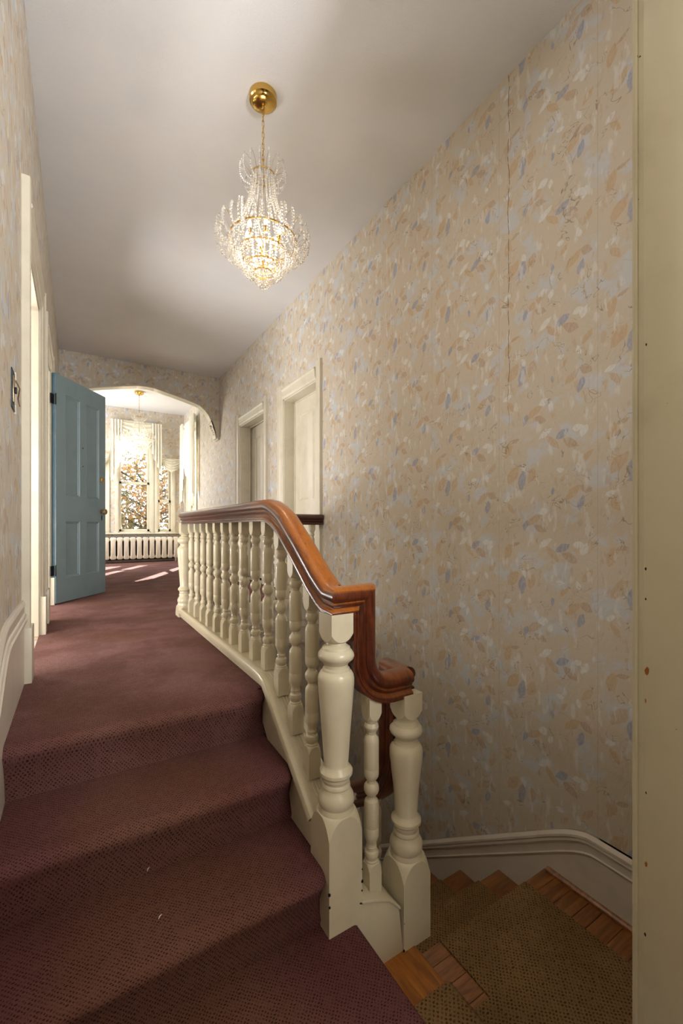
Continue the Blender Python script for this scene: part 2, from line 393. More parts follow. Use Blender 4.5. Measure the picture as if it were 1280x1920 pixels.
# ------------------------------------------------------------------ the room shell
XL, XR, YA, YF, ZC = -0.21, 2.0, 7.05, 9.8, 3.17
YB = 0.402                        # face of the end wall the camera looks through

def wall(name, axis, a, b, u0, u1, z0, z1, holes, mat, label):
    """axis 'x': slab between x=a..b spanning y=u0..u1; holes = (u0,u1,z0,z1)"""
    us = sorted({u0, u1, *[h[0] for h in holes], *[h[1] for h in holes]}); zs = sorted({z0, z1, *[h[2] for h in holes], *[h[3] for h in holes]})
    m = MB()
    for i in range(len(us) - 1):
        run = None
        for j in range(len(zs) - 1):
            cu, cz = (us[i] + us[i + 1]) / 2, (zs[j] + zs[j + 1]) / 2
            if any(h[0] < cu < h[1] and h[2] < cz < h[3] for h in holes): continue
            if axis == 'x': m.box(a, b, us[i], us[i + 1], zs[j], zs[j + 1])
            else: m.box(us[i], us[i + 1], a, b, zs[j], zs[j + 1])
    return tag(m.build(name, mat, smooth=0), label, 'wall', kind='structure')

DH = 2.12
wall('wall_right', 'x', XR, XR + 0.2, YB, YF + 0.2, -3.4, ZC, [(3.69, 4.48, 0, e(1.46)), (5.06, 6.0, 0, e(1.47)), (8.62, 9.42, e(-0.1), e(2.12))], M['paper_y'],
     'long right-hand wall in beige and grey-blue floral wallpaper beside the stairwell')
wall('wall_left', 'x', XL - 0.16, XL, YB - 0.14, YF + 0.2, -1.2, ZC, [(2.49, 3.40, 0, e(1.42)), (3.90, 4.66, 0, e(1.42)), (8.62, 9.42, e(-0.1), e(2.12))], M['paper_y'],
     'left-hand hall wall in floral wallpaper with two cased doorways')
wall('wall_far', 'y', YF, YF + 0.2, XL - 0.16, XR + 0.2, -0.3, ZC, [(0.10, 0.50, e(-0.09), e(1.42)), (0.72, 1.33, e(-0.09), e(2.12)), (1.46, 1.76, e(-0.09), e(1.42))], M['paper_x'],
     'far end wall of the bay with three tall windows and wallpaper')
wall('wall_back', 'y', YB - 0.14, YB, 0.968, XR + 0.2, -3.4, ZC, [], M['sidewall'], 'end wall beside the doorway the view is taken through')
wall('wall_over_doorway', 'y', YB - 0.14, YB, XL, 0.968, 2.80, ZC, [], M['sidewall'], 'wall above the near doorway')
tag(MB().box(XL - 0.2, XR + 0.2, YB - 0.14, YF + 0.2, ZC, ZC + 0.15).build('ceiling', M['ceil'], smooth=0), 'off-white swirled plaster ceiling over the hall', 'ceiling', kind='structure')

# hall floor slab with the stair opening
fl = MB()
ny = 1.71
fl.box(XL, 0.76, 1.775, 3.56, -0.30, 0.0); fl.box(XL, XR, 3.56, YF, -0.30, 0.0)
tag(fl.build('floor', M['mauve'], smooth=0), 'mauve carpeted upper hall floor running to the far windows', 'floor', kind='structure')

# bedroom behind the camera and side rooms (closed shells that hold the added fill lights)
def shell(name, x0, x1, y0, y1, z0, z1, skip, mat, label):
    t = 0.1; m = MB()
    if 'b' not in skip: m.box(x0 - t, x1 + t, y0 - t, y1 + t, z0 - t, z0)
    if 't' not in skip: m.box(x0 - t, x1 + t, y0 - t, y1 + t, z1, z1 + t)
    if '-x' not in skip: m.box(x0 - t, x0, y0, y1, z0, z1)
    if '+x' not in skip: m.box(x1, x1 + t, y0, y1, z0, z1)
    if '-y' not in skip: m.box(x0 - t, x1 + t, y0 - t, y0, z0, z1)
    if '+y' not in skip: m.box(x0 - t, x1 + t, y1, y1 + t, z0, z1)
    return tag(m.build(name, mat, smooth=0), label, 'wall', kind='structure')
shell('wall_near_room', -1.2, 2.4, -2.6, YB - 0.14, -0.6, ZC, ['+y', 'b'], M['sidewall'], 'walls of the room behind the viewpoint')
tag(MB().box(-1.2, 2.4, -2.6, YB - 0.14, -0.7, -0.6).build('floor_near_room', M['mauve'], smooth=0), 'mauve carpet of the room behind the viewpoint', 'floor', kind='structure')
tag(MB().box(-1.3, XL - 0.16, YB - 0.14, YB, -0.6, ZC).box(XR+.2, 2.5, YB - 0.14, YB, -0.6, ZC).build('wall_near_return', M['sidewall'], smooth=0), 'wall returns of the room behind the viewpoint', 'wall', kind='structure')
shell('wall_side_room', -2.2, XL - 0.16, 1.6, 5.6, 0.0, 2.7, ['+x'], M['sidewall'], 'plain walls of the rooms behind the left doorways')
shell('wall_right_room', XR + 0.2, 3.6, 3.0, 7.6, 0.0, 2.7, ['-x'], M['sidewall'], 'plain walls of the rooms behind the right doorways')

# arched wall between hall and bay
half = [(-1.11, e(1.47)), (-1.05, e(1.48)), (-1.035, e(1.56)), (-1.01, e(1.66)), (-0.975, e(1.75)), (-0.93, e(1.84)), (-0.87, e(1.91)), (-0.79, e(1.975)), (-0.72, e(2.0)), (-0.55, e(2.045)), (-0.30, e(2.10)), (-0.12, e(2.14)), (0, e(2.145))]
cx = (XL + XR) / 2
prof = [(cx + x, z) for x, z in half] + [(cx - x, z) for x, z in half[-2::-1]]
prof[0] = (XL, e(1.47)); prof[-1] = (XR, e(1.47))
am = MB().prism([(XR, ZC), (XL, ZC)] + prof, 'y', YA, YA + 0.16)
aw = tag(am.build('wall_arch', M['paper_x'], smooth=0), 'wallpapered wall over the wide flattened arch into the window bay', 'wall', kind='structure')
bead = MB().sweep([(x, YA - 0.006, z) for x, z in prof[1:-1]], [(-0.01, -0.012), (0.012, -0.012), (0.012, 0.006), (-0.01, 0.006)])
bead.build('arch_bead', M['trim'], aw)
soff = MB()
for i in range(1, len(prof) - 2):
    (x0, z0), (x1, z1) = prof[i], prof[i + 1]
    soff.add([(x0, YA, z0 - .003), (x1, YA, z1 - .003), (x1, YA + .16, z1 - .003), (x0, YA + .16, z0 - .003)], [(0, 1, 2, 3)])
soff.build('arch_soffit', M['trim'], aw)
def corbel(x, s, label):
    r = empty('corbel', (x, YA - 0.018, e(1.455)), label, 'bracket', 'plaster corbels under the arch')
    m = MB(); pr = [(0, 0.30), (0.13, 0.30), (0.13, 0.275), (0.115, 0.27), (0.115, 0.24), (0.10, 0.215), (0.105, 0.19), (0.085, 0.15), (0.075, 0.13), (0.07, 0.10), (0.05, 0.07), (0.04, 0.03), (0.02, 0.0), (0, 0.0)]
    m.prism([(s * a * 1.12, b) for a, b in pr], 'y', 0.0, 0.195); m.build('bracket_body', M['trim'], r, 0.003)
    m = MB()
    for i in range(7): m.ball((s * (0.125 - 0.015 * i), 0.09, 0.225 - 0.033 * i), 0.022 - 0.001 * i, 0.016, 8, 5)
    m.build('carved_leaf', M['trim'], r)
corbel(XR, -1, 'small carved cream corbel under the right end of the arch')
corbel(XL, 1, 'small carved cream corbel under the left end of the arch, behind the teal door')

# ------------------------------------------------------------------ door openings
CASE = [(-0.0, 0.0), (0.0, 0.030), (0.016, 0.034), (0.026, 0.026), (0.040, 0.024), (0.088, 0.022), (0.094, 0.016), (0.108, 0.014), (0.118, 0.006), (0.118, 0.0)]
def cased_opening(name, side, y0, y1, zt, label, reveal, block=True, plinth=True):
    """side +1: right wall (faces -x); -1: left wall (faces +x)"""
    X = XR if side > 0 else XL; s = -side
    r = tag(empty(name, (X, (y0 + y1) / 2, 0)), label, 'door frame', kind='structure')
    y0 -= r.location.y; y1 -= r.location.y
    cw = 0.118
    def case(ya, yb, za, zb, vert, flip):
        # profile across the width: outer edge thick -> inner edge thin
        m = MB(); P = [(a, b) for a, b in CASE]
        if vert:
            pts = [(s * b, (yb - a) if flip else (ya + a)) for a, b in P]
            m.prism(pts, 'z', za, zb)
        else:
            pts = [(s * b, zb - a) for a, b in P]
            m.add([], []); n = len(pts)
            vs = [(p[0], ya, p[1]) for p in pts] + [(p[0], yb, p[1]) for p in pts]
            m.add(vs, [tuple(range(n)), tuple(range(n, 2 * n))[::-1]] + [(i, (i + 1) % n, n + (i + 1) % n, n + i) for i in range(n)])
        return m
    pb = 0.25 if plinth else 0
    case(y0 - cw, y0, pb, zt + (0.165 if block else 0), True, False).build('casing_side', M['trim'], r)
    case(y1, y1 + cw, pb, zt + (0.165 if block else 0), True, True).build('casing_side', M['trim'], r)
    case(y0, y1, zt, zt + cw, False, False).build('casing_head', M['trim'], r)
    if plinth:
        for a, b in ((y0 - cw - .003, y0), (y1, y1 + cw + .003)):
            MB().box(min(0, s * .038), max(0, s * .038), a, b, 0, pb).build('plinth_block', M['trim'], r, 0.002)
    d = side * reveal
    x0, x1 = min(0, d), max(0, d)
    jm = MB().box(x0, x1, y0 - .002, y0 + .018, 0, zt).box(x0, x1, y1 - .018, y1 + .002, 0, zt).box(x0, x1, y0, y1, zt - .018, zt + .002)
    jm.build('jamb', M['trim'], r, 0.001)
    st = side * (reveal - 0.055)
    a, b = min(st, st + side * .02), max(st, st + side * .02)
    MB().box(a, b, y0 + .018, y0 + .032, 0, zt - .018).box(a, b, y1 - .032, y1 - .018, 0, zt - .018).box(a, b, y0 + .018, y1 - .018, zt - .032, zt - .018).build('door_stop', M['trim'], r, 0.001)
    return r

def panel_door(root, w_, h, t, mat, panels, matback=None):
    """door slab in local x 0..w_, y 0..t, z 0..h; panels = (x0,x1,z0,z1) sunk on both faces"""
    xs = sorted({0, w_, *[p[0] for p in panels], *[p[1] for p in panels]}); zs = sorted({0, h, *[p[2] for p in panels], *[p[3] for p in panels]})
    m = MB()
    for i in range(len(xs) - 1):
        for j in range(len(zs) - 1):
            a, b = (xs[i] + xs[i + 1]) / 2, (zs[j] + zs[j + 1]) / 2
            if any(p[0] < a < p[1] and p[2] < b < p[3] for p in panels): continue
            m.box(xs[i], xs[i + 1], 0, t, zs[j], zs[j + 1])
    m.build('door_frame', mat, root, smooth=0)
    for (x0, x1, z0, z1) in panels:
        pm = MB().box(x0 - .002, x1 + .002, t * .32, t * .68, z0 - .002, z1 + .002)
        pn = pm.build('panel', mat, root, smooth=0)
        mm = MB()
        pr = [(0, 0), (0.0, 0.012), (0.006, 0.013), (0.012, 0.006), (0.020, 0.005), (0.024, 0.0)]
        for face, yy in ((-1, t * .32), (1, t * .68)):
            ring = []
            for (u, v) in pr:
                yv = yy + face * v
                ring.append([(x0 + u, yv, z0 + u), (x1 - u, yv, z0 + u), (x1 - u, yv, z1 - u), (x0 + u, yv, z1 - u)])
            for a, b in zip(ring[:-1], ring[1:]):
                mm.add(a + b, [(k, (k + 1) % 4, 4 + (k + 1) % 4, 4 + k) for k in range(4)])
        mm.build('panel_moulding', mat, pn, smooth=0)
FOURP = lambda w_, h: [(w_ * .16, w_ * .45, .22, h * .36), (w_ * .57, w_ * .86, .22, h * .36), (w_ * .16, w_ * .45, h * .47, h - .16), (w_ * .57, w_ * .86, h * .47, h - .16)]

cased_opening('door_frame_1', -1, 2.49, 3.40, e(1.42), 'cream door casing of the nearest doorway on the left wall', 0.16)
cased_opening('door_frame_2', -1, 3.90, 4.66, e(1.42), 'cream door casing on the left wall that carries the teal door', 0.16)
cased_opening('door_frame_3', 1, 3.69, 4.48, e(1.46), 'cream casing around the nearer closed door on the right wall', 0.18)
cased_opening('door_frame_4', 1, 5.06, 6.00, e(1.47), 'cream casing around the farther doorway on the right wall', 0.18)

# teal door, swung into the hall
p0, p1 = Vector((-0.160, 4.66, 0)), Vector((0.262, 5.262, 0))
dd = (p1 - p0); dw = dd.length
td = empty('door_1', (p0.x, p0.y, 0.012), 'teal painted four-panel door standing open into the hall', 'door', kind='structure', rz=math.atan2(dd.y, dd.x))
panel_door(td, dw, 2.10, 0.04, M['blue'], FOURP(dw, 2.10))
MB().box(-0.0015, 0.0, 0.0, 0.04, 0, 2.10).build('door_edge', M['bluedark'], td, smooth=0)
for zz in (0.30, 1.86):
    h = MB().box(-0.045, -0.0015, 0.018, 0.022, zz - .045, zz + .045).build('hinge', M['black'], td, smooth=0)
    MB().lathe([(-.05, .006), (.05, .006)], (-0.006, 0.0, zz), 10).build('hinge_knuckle', M['black'], h)
def knob(parent, x, z, R, mat, name='door_knob'):
    k = MB().lathe([(0, .8 * R), (.004, .8 * R), (.006, .35 * R), (.024, .32 * R), (.028, .6 * R), (.036, R), (.046, .95 * R), (.052, .55 * R), (.053, .0)], (0, 0, 0), 16).build(name, mat, parent)
    k.rotation_euler = (PI / 2, 0, 0); k.location = (x, 0, z)
    return k
knob(td, dw - .065, 0.86, .030, M['oldbrass'])
MB().box(dw - .072, dw - .058, -.003, 0, .77, .82).build('keyhole_plate', M['black'], td, 0.001)
kd = MB().lathe([(0, .026), (.006, .026), (.010, .018), (.014, .016), (.014, 0)], (0, 0, 0), 16).build('deadbolt', M['brass'], td); kd.rotation_euler = (PI / 2, 0, 0); kd.location = (dw - .06, 0, 1.20)
for zz in (1.30, 1.48):
    q = MB().lathe([(0, .007), (.002, .007), (.003, .003)], (0, 0, 0), 10).build('peephole', M['black'], td); q.rotation_euler = (PI / 2, 0, 0); q.location = (dw * .50, 0, zz)

# right-hand doors
rd = empty('door_2', (XR + 0.135, 4.46, 0.01), 'closed cream panelled door in the nearer doorway of the right wall', 'door', kind='structure', rz=-PI / 2)
panel_door(rd, 0.755, 2.13, 0.038, M['trim'], FOURP(.755, 2.13))
knob(rd, 0.69, 0.95, .026, M['oldbrass'])
rd = empty('door_3', (XR + 0.165, 5.08, 0.01), 'cream panelled door standing ajar in the farther right doorway', 'door', kind='structure', rz=PI / 2 - 0.045)
panel_door(rd, 0.88, 2.13, 0.038, M['trim'], FOURP(.88, 2.13))

# doorway the camera looks through: right jamb with stepped casing edge
j = tag(empty('trim_1', (0.95, YB, -0.6)), 'chipped cream door jamb at the right edge of the view', 'door frame', kind='structure')
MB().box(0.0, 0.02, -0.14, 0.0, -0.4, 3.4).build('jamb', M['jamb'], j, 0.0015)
cs = [(0.003, 0.0), (0.003, 0.0055), (0.0055, 0.0065), (0.0055, 0.0105), (0.003, 0.012), (0.003, 0.0155), (0.0065, 0.0175), (0.0065, 0.0225), (0.012, 0.024), (0.10, 0.024), (0.105, 0.0)]
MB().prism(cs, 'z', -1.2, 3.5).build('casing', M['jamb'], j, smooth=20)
random.seed(3)
for (yy, zz, s) in [(-.004, 0.06, .004), (-.004, .12, .004), (-.006, -.08, .010), (-.004, -.14, .005), (-.005, .56, .003), (-.005, -.92 + .6, .003), (-.005, -.46, .007), (-.003, -.60, .004)]:
    n = 7; m = MB(); R = [s * random.uniform(.5, 1.1) for _ in range(n)]
    m.prism([(yy + .45 * R[k] * math.cos(2 * PI * k / n), 1.1 + zz + R[k] * math.sin(2 * PI * k / n)) for k in range(n)], 'x', -.0004, 0.001)
    m.build('paint_chip', M['black'] if s < .005 else M['boardy'], j)

# ------------------------------------------------------------------ baseboards
CAP = [(0.0, 0.0), (0.014, 0.0), (0.020, -0.006), (0.027, -0.014), (0.027, -0.024), (0.020, -0.030), (0.024, -0.040), (0.020, -0.048), (0.014, -0.052), (0.014, -0.084), (0.019, -0.090), (0.014, -0.100), (0.010, -0.106), (0.0, -0.106)]
# right wall: level on the landing, raked down the flight
LZ = -1.0
top = [(YB, e(-1.397)), (1.02, e(-1.397)), (1.07, e(-1.400)), (1.12, e(-1.416)), (1.18, e(-1.447)), (1.26, e(-1.497))]
sl = 0.685
top.append((4.2, top[-1][1] - sl * (4.2 - top[-1][0])))
bb = tag(empty('baseboard_right', (XR, YB, 0)), 'moulded cream skirting that levels over the landing and rakes down the right wall', 'baseboard', kind='structure')
poly = [(y - YB, z) for y, z in top] + [(4.2 - YB, -3.4), (0, -3.4)]
MB().prism(poly, 'x', -0.012, 0.0).build('skirting_board', M['base'], bb, smooth=0)
MB().sweep([(0, y - YB, z) for y, z in top], [(-a, b) for a, b in CAP], L0=(1, 0, 0)).build('skirting_cap', M['base'], bb, smooth=25)
qr = MB().sweep([(-0.012, 0, LZ), (-0.012, 1.262 - YB, LZ)], [(0, 0), (-.018, 0), (-.018, .012), (-.010, .020), (0, .022)], L0=(1, 0, 0)).build('shoe_moulding', M['board'], bb)
# left wall: level in the hall, raked over the carpeted steps
top = [(2.37, e(-0.43)), (1.86, e(-0.43)), (1.80, e(-0.436)), (1.75, e(-0.455)), (1.70, e(-0.485)), (YB, e(-0.485) - 0.74 * (1.70 - YB))]
bb = tag(empty('baseboard_left', (XL, 2.37, 0)), 'moulded cream skirting raking down the left wall beside the carpeted steps', 'baseboard', kind='structure')
MB().prism([(y - 2.37, z) for y, z in top] + [(YB - 2.37, -1.2), (0, -1.2)][0:1] + [(-.6, -.75), (0, -.1)], 'x', 0.0, 0.010).build('skirting_board', M['base'], bb, smooth=0)
MB().sweep([(0, y - 2.37, z) for y, z in top], [(a * .8, b) for a, b in CAP], L0=(1, 0, 0)).build('skirting_cap', M['base'], bb, smooth=25)
# short skirtings farther along
for k, (X, s, a, b) in enumerate([(XL, 1, 3.53, 3.77), (XL, 1, 4.79, YA), (XR, -1, 4.61, 4.93), (XR, -1, 6.13, YF), (XL, 1, YA + .17, YF)]):
    m = MB().box(min(X, X + s * .014), max(X, X + s * .014), a, b, 0, .20)
    m.sweep([(X, a, .27), (X, b, .27)], [(s * p, q) for p, q in CAP], L0=(1, 0, 0))
    tag(m.build('trim_%d' % (k + 2), M['base'], smooth=20), ['narrow skirting between the two left doorways', 'skirting behind the teal door', 'skirting between the two right doorways', 'skirting on the right wall beyond the far doorway', 'skirting on the left wall inside the bay'][k], 'baseboard', kind='structure')

# ------------------------------------------------------------------ carpeted upper steps (one fitted carpet)
def rounded(nos, rise, y, z, back):
    return []
st = empty('carpeted_stair', (0, 1.7, 0), 'flight of steps covered edge to edge in worn mauve carpet', 'stairs')
ys = [1.71, 1.42, 1.165]
def step_profile(yn, zt, rise, ynext):
    """from riser bottom up over a soft rounded nosing back to the next riser (list of (y,z))"""
    r = 0.036
    pts = [(yn + 0.062, zt - rise - 0.01), (yn + 0.055, zt - rise + 0.02), (yn + 0.040, zt - rise + .08), (yn + 0.020, zt - 0.065)]
    for k in range(7):
        a = PI * (0.98 + 0 * k) - k / 6 * PI * 0.48
        pts.append((yn + r + r * 1.0 * math.cos(a), zt - r + r * math.sin(a)))
    return pts
for k, yn in enumerate(ys):
    zt = -0.2 * k
    yb = (ys[k - 1] + 0.075) if k else 1.775
    pr = step_profile(yn, zt, 0.2, yb)
    poly = pr + [(yb, zt), (yb, zt - 0.22), (yn + .062, zt - .22)]
    sides = [(XL, 0.0, 0), (0.62, 0.0, 0), (0.672, 0.010, 1), (0.690, 0.03, 1)] 
    m = MB(); n = len(poly)
    vs = []
    xs = [XL + .002 + i * (0.60 - XL) / 10 for i in range(11)] + [0.64, 0.67, 0.692]
    for x in xs:
        dx = max(0, (x - 0.62) / 0.07); 
        for (y, z) in poly:
            lump = 0.004 * math.sin(x * 9 + k * 2.1) * (1 if z > zt - 0.1 and y < yn + .05 else 0)
            yy = y + lump + (0.035 * dx * dx if y < yn + 0.06 and z > zt - .15 else 0)
            vs.append((x, yy - 1.7, z - (0.010 * dx * dx if z > zt - .03 and y < yb - .02 else 0)))
    fs = [(i * n + j, i * n + (j + 1) % n, (i + 1) * n + (j + 1) % n, (i + 1) * n + j) for i in range(len(xs) - 1) for j in range(n)]
    fs += [tuple(range(n)), tuple(range((len(xs) - 1) * n, len(xs) * n))[::-1]]
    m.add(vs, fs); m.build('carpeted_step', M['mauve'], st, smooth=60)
# quarter-turn step (carpeted) ending in a rounded nosing along x = 0.785
m = MB(); r = 0.02; X1 = 0.787
sec = [(XL + .002, -0.8), (XL + .002, -0.6), (X1 - r, -0.6)] + [(X1 - r + r * math.sin(k * PI / 10), -0.6 - r + r * math.cos(k * PI / 10)) for k in range(1, 11)] + [(X1 - .03, -.65), (X1 - 0.03, -0.8)]
m.prism(sec, 'y', YB - .14 - 1.7, 1.166 - 1.7)
m.box(XL + .002, .68, 1.166 - 1.7, 1.24 - 1.7, -.8, -.6)
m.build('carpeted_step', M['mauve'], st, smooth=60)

for (x, y, z, a, nm) in ((.12, 1.765, -.15, .3, 'pale lint fleck caught on the first riser of the carpeted stair'), (.19, 1.46, -.37, 1.0, 'pale lint fleck on the second riser of the carpeted stair'), (.20, 1.30, -.3995, .8, 'tiny pale thread lying on the third carpeted tread')):
    m = MB().tube([(-.008, 0, 0), (0, .001, .001), (.008, 0, 0)], [.0006, .0016, .0006], 5)
    o = m.build('lint', M['fabric']); o.location = (x, y - .006, z + .002); o.rotation_euler = (0, 0, a); tag(o, nm, 'lint', 'lint flecks on the steps')

# ------------------------------------------------------------------ wooden stair: winder, landing, lower flight
ls = empty('wooden_stair', (1.5, 1.2, LZ), 'varnished wooden stair turning at a landing and running down along the right wall', 'stairs')
O = Vector((1.5, 1.2, LZ))
def L3(m):
    m.v = [(a - O.x, b - O.y, c - O.z) for a, b, c in m.v]; return m
# step at -0.8
L3(MB().box(.768, 1.035, YB + .004, 1.30, -.828, -.8)).build('tread', M['boardy'], ls, 0.006)
L3(MB().box(.768, .78, YB + .004, 1.17, -.80, -.69)).build('riser', M['boardy'], ls)
L3(MB().box(.99, 1.005, YB + .004, 1.17, -1.0, -.828)).build('riser', M['boardy'], ls)
# landing boards
ynos = 1.275
bw = 0.075; y = ynos; i = 0
ends = [1.216, 1.137, 1.054, .994, .911, .83, .755, .68, .60, .52, YB + .004]
prev = ynos + .004
for yy in ends:
    L3(MB().box(1.0, XR - .012, yy + .0010, prev - .0010, LZ - .024, LZ + random.uniform(-.0006, .0006))).build('floor_board', M['board'] if i % 2 else M['boardy2'] if 'boardy2' in M else M['board'], ls, 0.0012)
    prev = yy; i += 1
L3(MB().box(1.0, XR - .012, YB + .004, ynos - .02, LZ - .20, LZ - .0245)).build('landing_base', M['dark'], ls, smooth=0)
RUN, RISE = 0.278, 0.19
for k in range(1, 9):
    yn = ynos + RUN * k; z = LZ - RISE * k
    L3(MB().box(1.03, XR - .012, yn - RUN - .01, yn, z - .028, z)).build('tread', M['board'], ls, 0.007)
    L3(MB().box(1.03, XR - .012, yn - RUN - .028, yn - RUN - .012, z, z + RISE - .028)).build('riser', M['board'], ls)
# closed stringer and curb on the open side of the lower flight
def zl(y): return LZ - (RISE / RUN) * (y - ynos)
L3(MB().prism([(1.29, zl(1.29) + .10), (3.5, zl(3.5) + .10), (3.5, zl(3.5) - .32), (1.29, zl(1.29) - .32)], 'x', 1.0, 1.05)).build('stringer', M['newel'], ls, .003)
L3(MB().prism([(1.29, zl(1.29) + .125), (3.5, zl(3.5) + .125), (3.5, zl(3.5) + .10), (1.29, zl(1.29) + .10)], 'x', .985, 1.065)).build('stringer_cap', M['newel'], ls, .004)

# olive runner
rn = empty('stair_runner', (1.5, 1.2, LZ), 'olive woven stair runner lying over the wooden landing and steps', 'runner')
XA, XB = 1.268, 1.826
def runner_piece(pts, x0, x1, t=.009):
    """pts: (y,z) along the surface, thickness added upward/outward"""
    m = MB(); prof = [(x0, 0), (x0, t * .8), (x0 + .004, t), (x1 - .004, t), (x1, t * .8), (x1, 0)]
    P = [Vector((0, y, z)) for y, z in pts]
    m.sweep(P, [(a, b) for a, b in prof], L0=(1, 0, 0)); return L3(m)
# going from far (low) to near (high): direction -y, L=+x, U must be up -> path listed with increasing y
pts = [(1.028, LZ)] + [(ynos - .012, LZ)]
def nose(yn, z): return [(yn - .02, z), (yn - .004, z - .002), (yn + .002, z - .010), (yn + .001, z - .026), (yn - .008, z - .034)]
path = [(YB + .005, LZ)] + nose(ynos, LZ)
path += [(ynos - .012, LZ - RISE + .006), (ynos - .002, LZ - RISE)]
for k in range(1, 8):
    yn = ynos + RUN * k; z = LZ - RISE * k
    path += nose(yn, z) + [(yn - .012, z - RISE + .006), (yn - .002, z - RISE)]
# split: landing part separate so the flight keeps the width of the runner
runner_piece(path, XA, XB).build('runner_flight', M['olive'], rn, smooth=50)
sec = [(1.012, LZ), (XA + .003, LZ), (XA + .003, LZ + .009), (1.012, LZ + .009)]
L3(MB().prism(sec, 'y', YB + .005, 1.03)).build('runner_landing', M['olive'], rn, 0.003)
# over the winder tread
t = .010
tp = [(.79, -.8), (1.03, -.8), (1.041, -.806), (1.043, -.822), (1.030, -.832), (1.008, -.836), (1.008, -.99), (1.014, LZ + .01)]
m = MB(); P = [Vector((x, 0, z)) for x, z in tp]
m.sweep(P, [(-1.012, 0), (-1.012, t * .8), (-1.008, t), (-(YB + .009), t), (-(YB + .005), t * .8), (-(YB + .005), 0)], L0=(0, -1, 0))
L3(m).build('runner_winder', M['olive'], rn, smooth=50)

# wall under the upper flight, fascia at the head of the well
tag(MB().prism([(1.24, -.75), (1.76, -.35), (1.76, -.3), (3.56, -.3), (3.56, -3.4), (1.24, -3.4)], 'x', .70, .765).build('wall_under_stair', M['paper_y'], smooth=0), 'wallpapered wall below the balustrade, inside the stairwell', 'wall', kind='structure')
fa = tag(empty('trim_7', (1.38, 3.56, 0)), 'cream moulded fascia closing the far end of the stairwell', 'trim', kind='structure')
MB().box(-.615, .62, -.02, 0.0, -.35, 0).build('fascia_board', M['base'], fa)
for z_, hh, d in ((-.012, .03, .035), (-.14, .022, .028), (-.21, .016, .026), (-.35, .026, .032)):
    MB().box(-.615, .60, -d, -.018, z_ - hh / 2, z_ + hh / 2).build('fascia_moulding', M['base'], fa, .004)
wall('wall_stairwell_end', 'y', 3.54, 3.60, .76, XR, -1.5, -.35, [], M['paper_x'], 'wallpapered wall below the fascia at the end of the stairwell')

tag(MB().box(-1.0, XR + .2, YB, 5.6, -3.5, -3.4).build('floor_lower_hall', M['board'], smooth=0), 'wooden floor of the lower hall under the stair', 'floor', kind='structure')
tag(MB().box(.2, XR + .2, 5.4, 5.6, -3.4, -.3).box(.55, .70, 3.56, 5.4, -3.4, -.3).build('wall_lower_hall', M['sidewall'], smooth=0), 'walls of the lower hall under the stair', 'wall', kind='structure')

# ------------------------------------------------------------------ balustrade
BX = 0.74
bal = empty('balustrade', (BX, 1.228, -0.6), 'white turned balusters and newel posts under a dark varnished handrail around the stairwell', 'balustrade')
OB = Vector((BX, 1.228, -0.6))
def LB(m):
    m.v = [(a - OB.x, b - OB.y, c - OB.z) for a, b, c in m.v]; return m
HS = 0.0245
def turn_profile():
    T = [(0.000, .0225), (.006, .0225), (.009, .0195), (.013, .0195), (.020, .0235), (.028, .0245), (.036, .0225), (.041, .0175), (.048, .0165), (.052, .0185), (.056, .0165), (.066, .0165), (.070, .018), (.076, .019), (.084, .0235), (.092, .0248), (.120, .0250), (.122, .0244), (.124, .0250), (.190, .0250), (.204, .0248), (.214, .0225), (.220, .0170), (.224, .0150), (.229, .0145), (.233, .017), (.237, .0175), (.241, .0225), (.250, .0255), (.258, .0258), (.266, .0245), (.273, .020), (.276, .0165), (.281, .0150), (.286, .0155), (.290, .0185), (.298, .0235), (.306, .0248), (.326, .0250), (.328, .0244), (.330, .0250), (.420, .0250), (.434, .0235), (.442, .0185), (.448, .0155), (.454, .0165), (.458, .0165), (.464, .0215), (.474, .0245), (.483, .0225), (.488, .0190), (.492, .0195), (.496, .0215), (.500, .0215)]
    return T
def baluster_mesh(hb, ht, slope_b=0, slope_t=0):
    """origin at top of base block; hb base block height, ht top block height; sloped ends"""
    m = MB(); T = turn_profile()
    m.lathe([(-.012, .022)] + T + [(.512, .022)], seg=24)
    m.block(.001, -hb, .0225, HS, .026, seg=40); m.block(.499, .500 + ht, .0215, HS, .026, seg=40)
    return m
SL = 0.76
CURBZ = e(-0.635)
def curb_top(y): return CURBZ if y >= 1.76 else CURBZ - SL * (1.76 - y) 
lev = None
byy = [1.402, 1.541, 1.68, 1.83, 1.987, 2.15, 2.315, 2.48, 2.65, 2.82, 2.985, 3.158, 3.34]
railbot = [(3.60, e(.030)), (1.86, e(.030)), (1.80, e(.029)), (1.76, e(.022)), (1.71, e(.005)), (1.65, e(-.024)), (1.517, e(-.118)), (1.376, e(-.226)), (1.31, e(-.268)), (1.27, e(-.288)), (1.228, e(-.295))]
def rail_bottom(y):
    for (a, za), (b, zb) in zip(railbot[:-1], railbot[1:]):
        if b <= y <= a: return zb + (za - zb) * (y - b) / (a - b)
    return railbot[0][1]
for y in byy:
    sloped = y < 1.75
    if sloped:
        zt = curb_top(y) + 0.105; rb = rail_bottom(y)
        o = LB(MB().add([], [])) ; m = baluster_mesh(.115, rb - zt - .5 + .03, 0, 0)
        m.v = [(a + BX - OB.x, b + y - OB.y, c + zt - OB.z) for a, b, c in m.v]
        m.build('baluster', M['newel'], bal, smooth=30)
    else:
        if lev is None:
            rb = e(.030); lev = baluster_mesh(.105, rb - (CURBZ + .10) - .5 + .006).build('baluster', M['newel'], bal, smooth=30); o = lev
        else:
            o = lev.copy(); COL.objects.link(o); o.parent = bal
        o.location = (BX - OB.x, y - OB.y, CURBZ + .10 - OB.z)

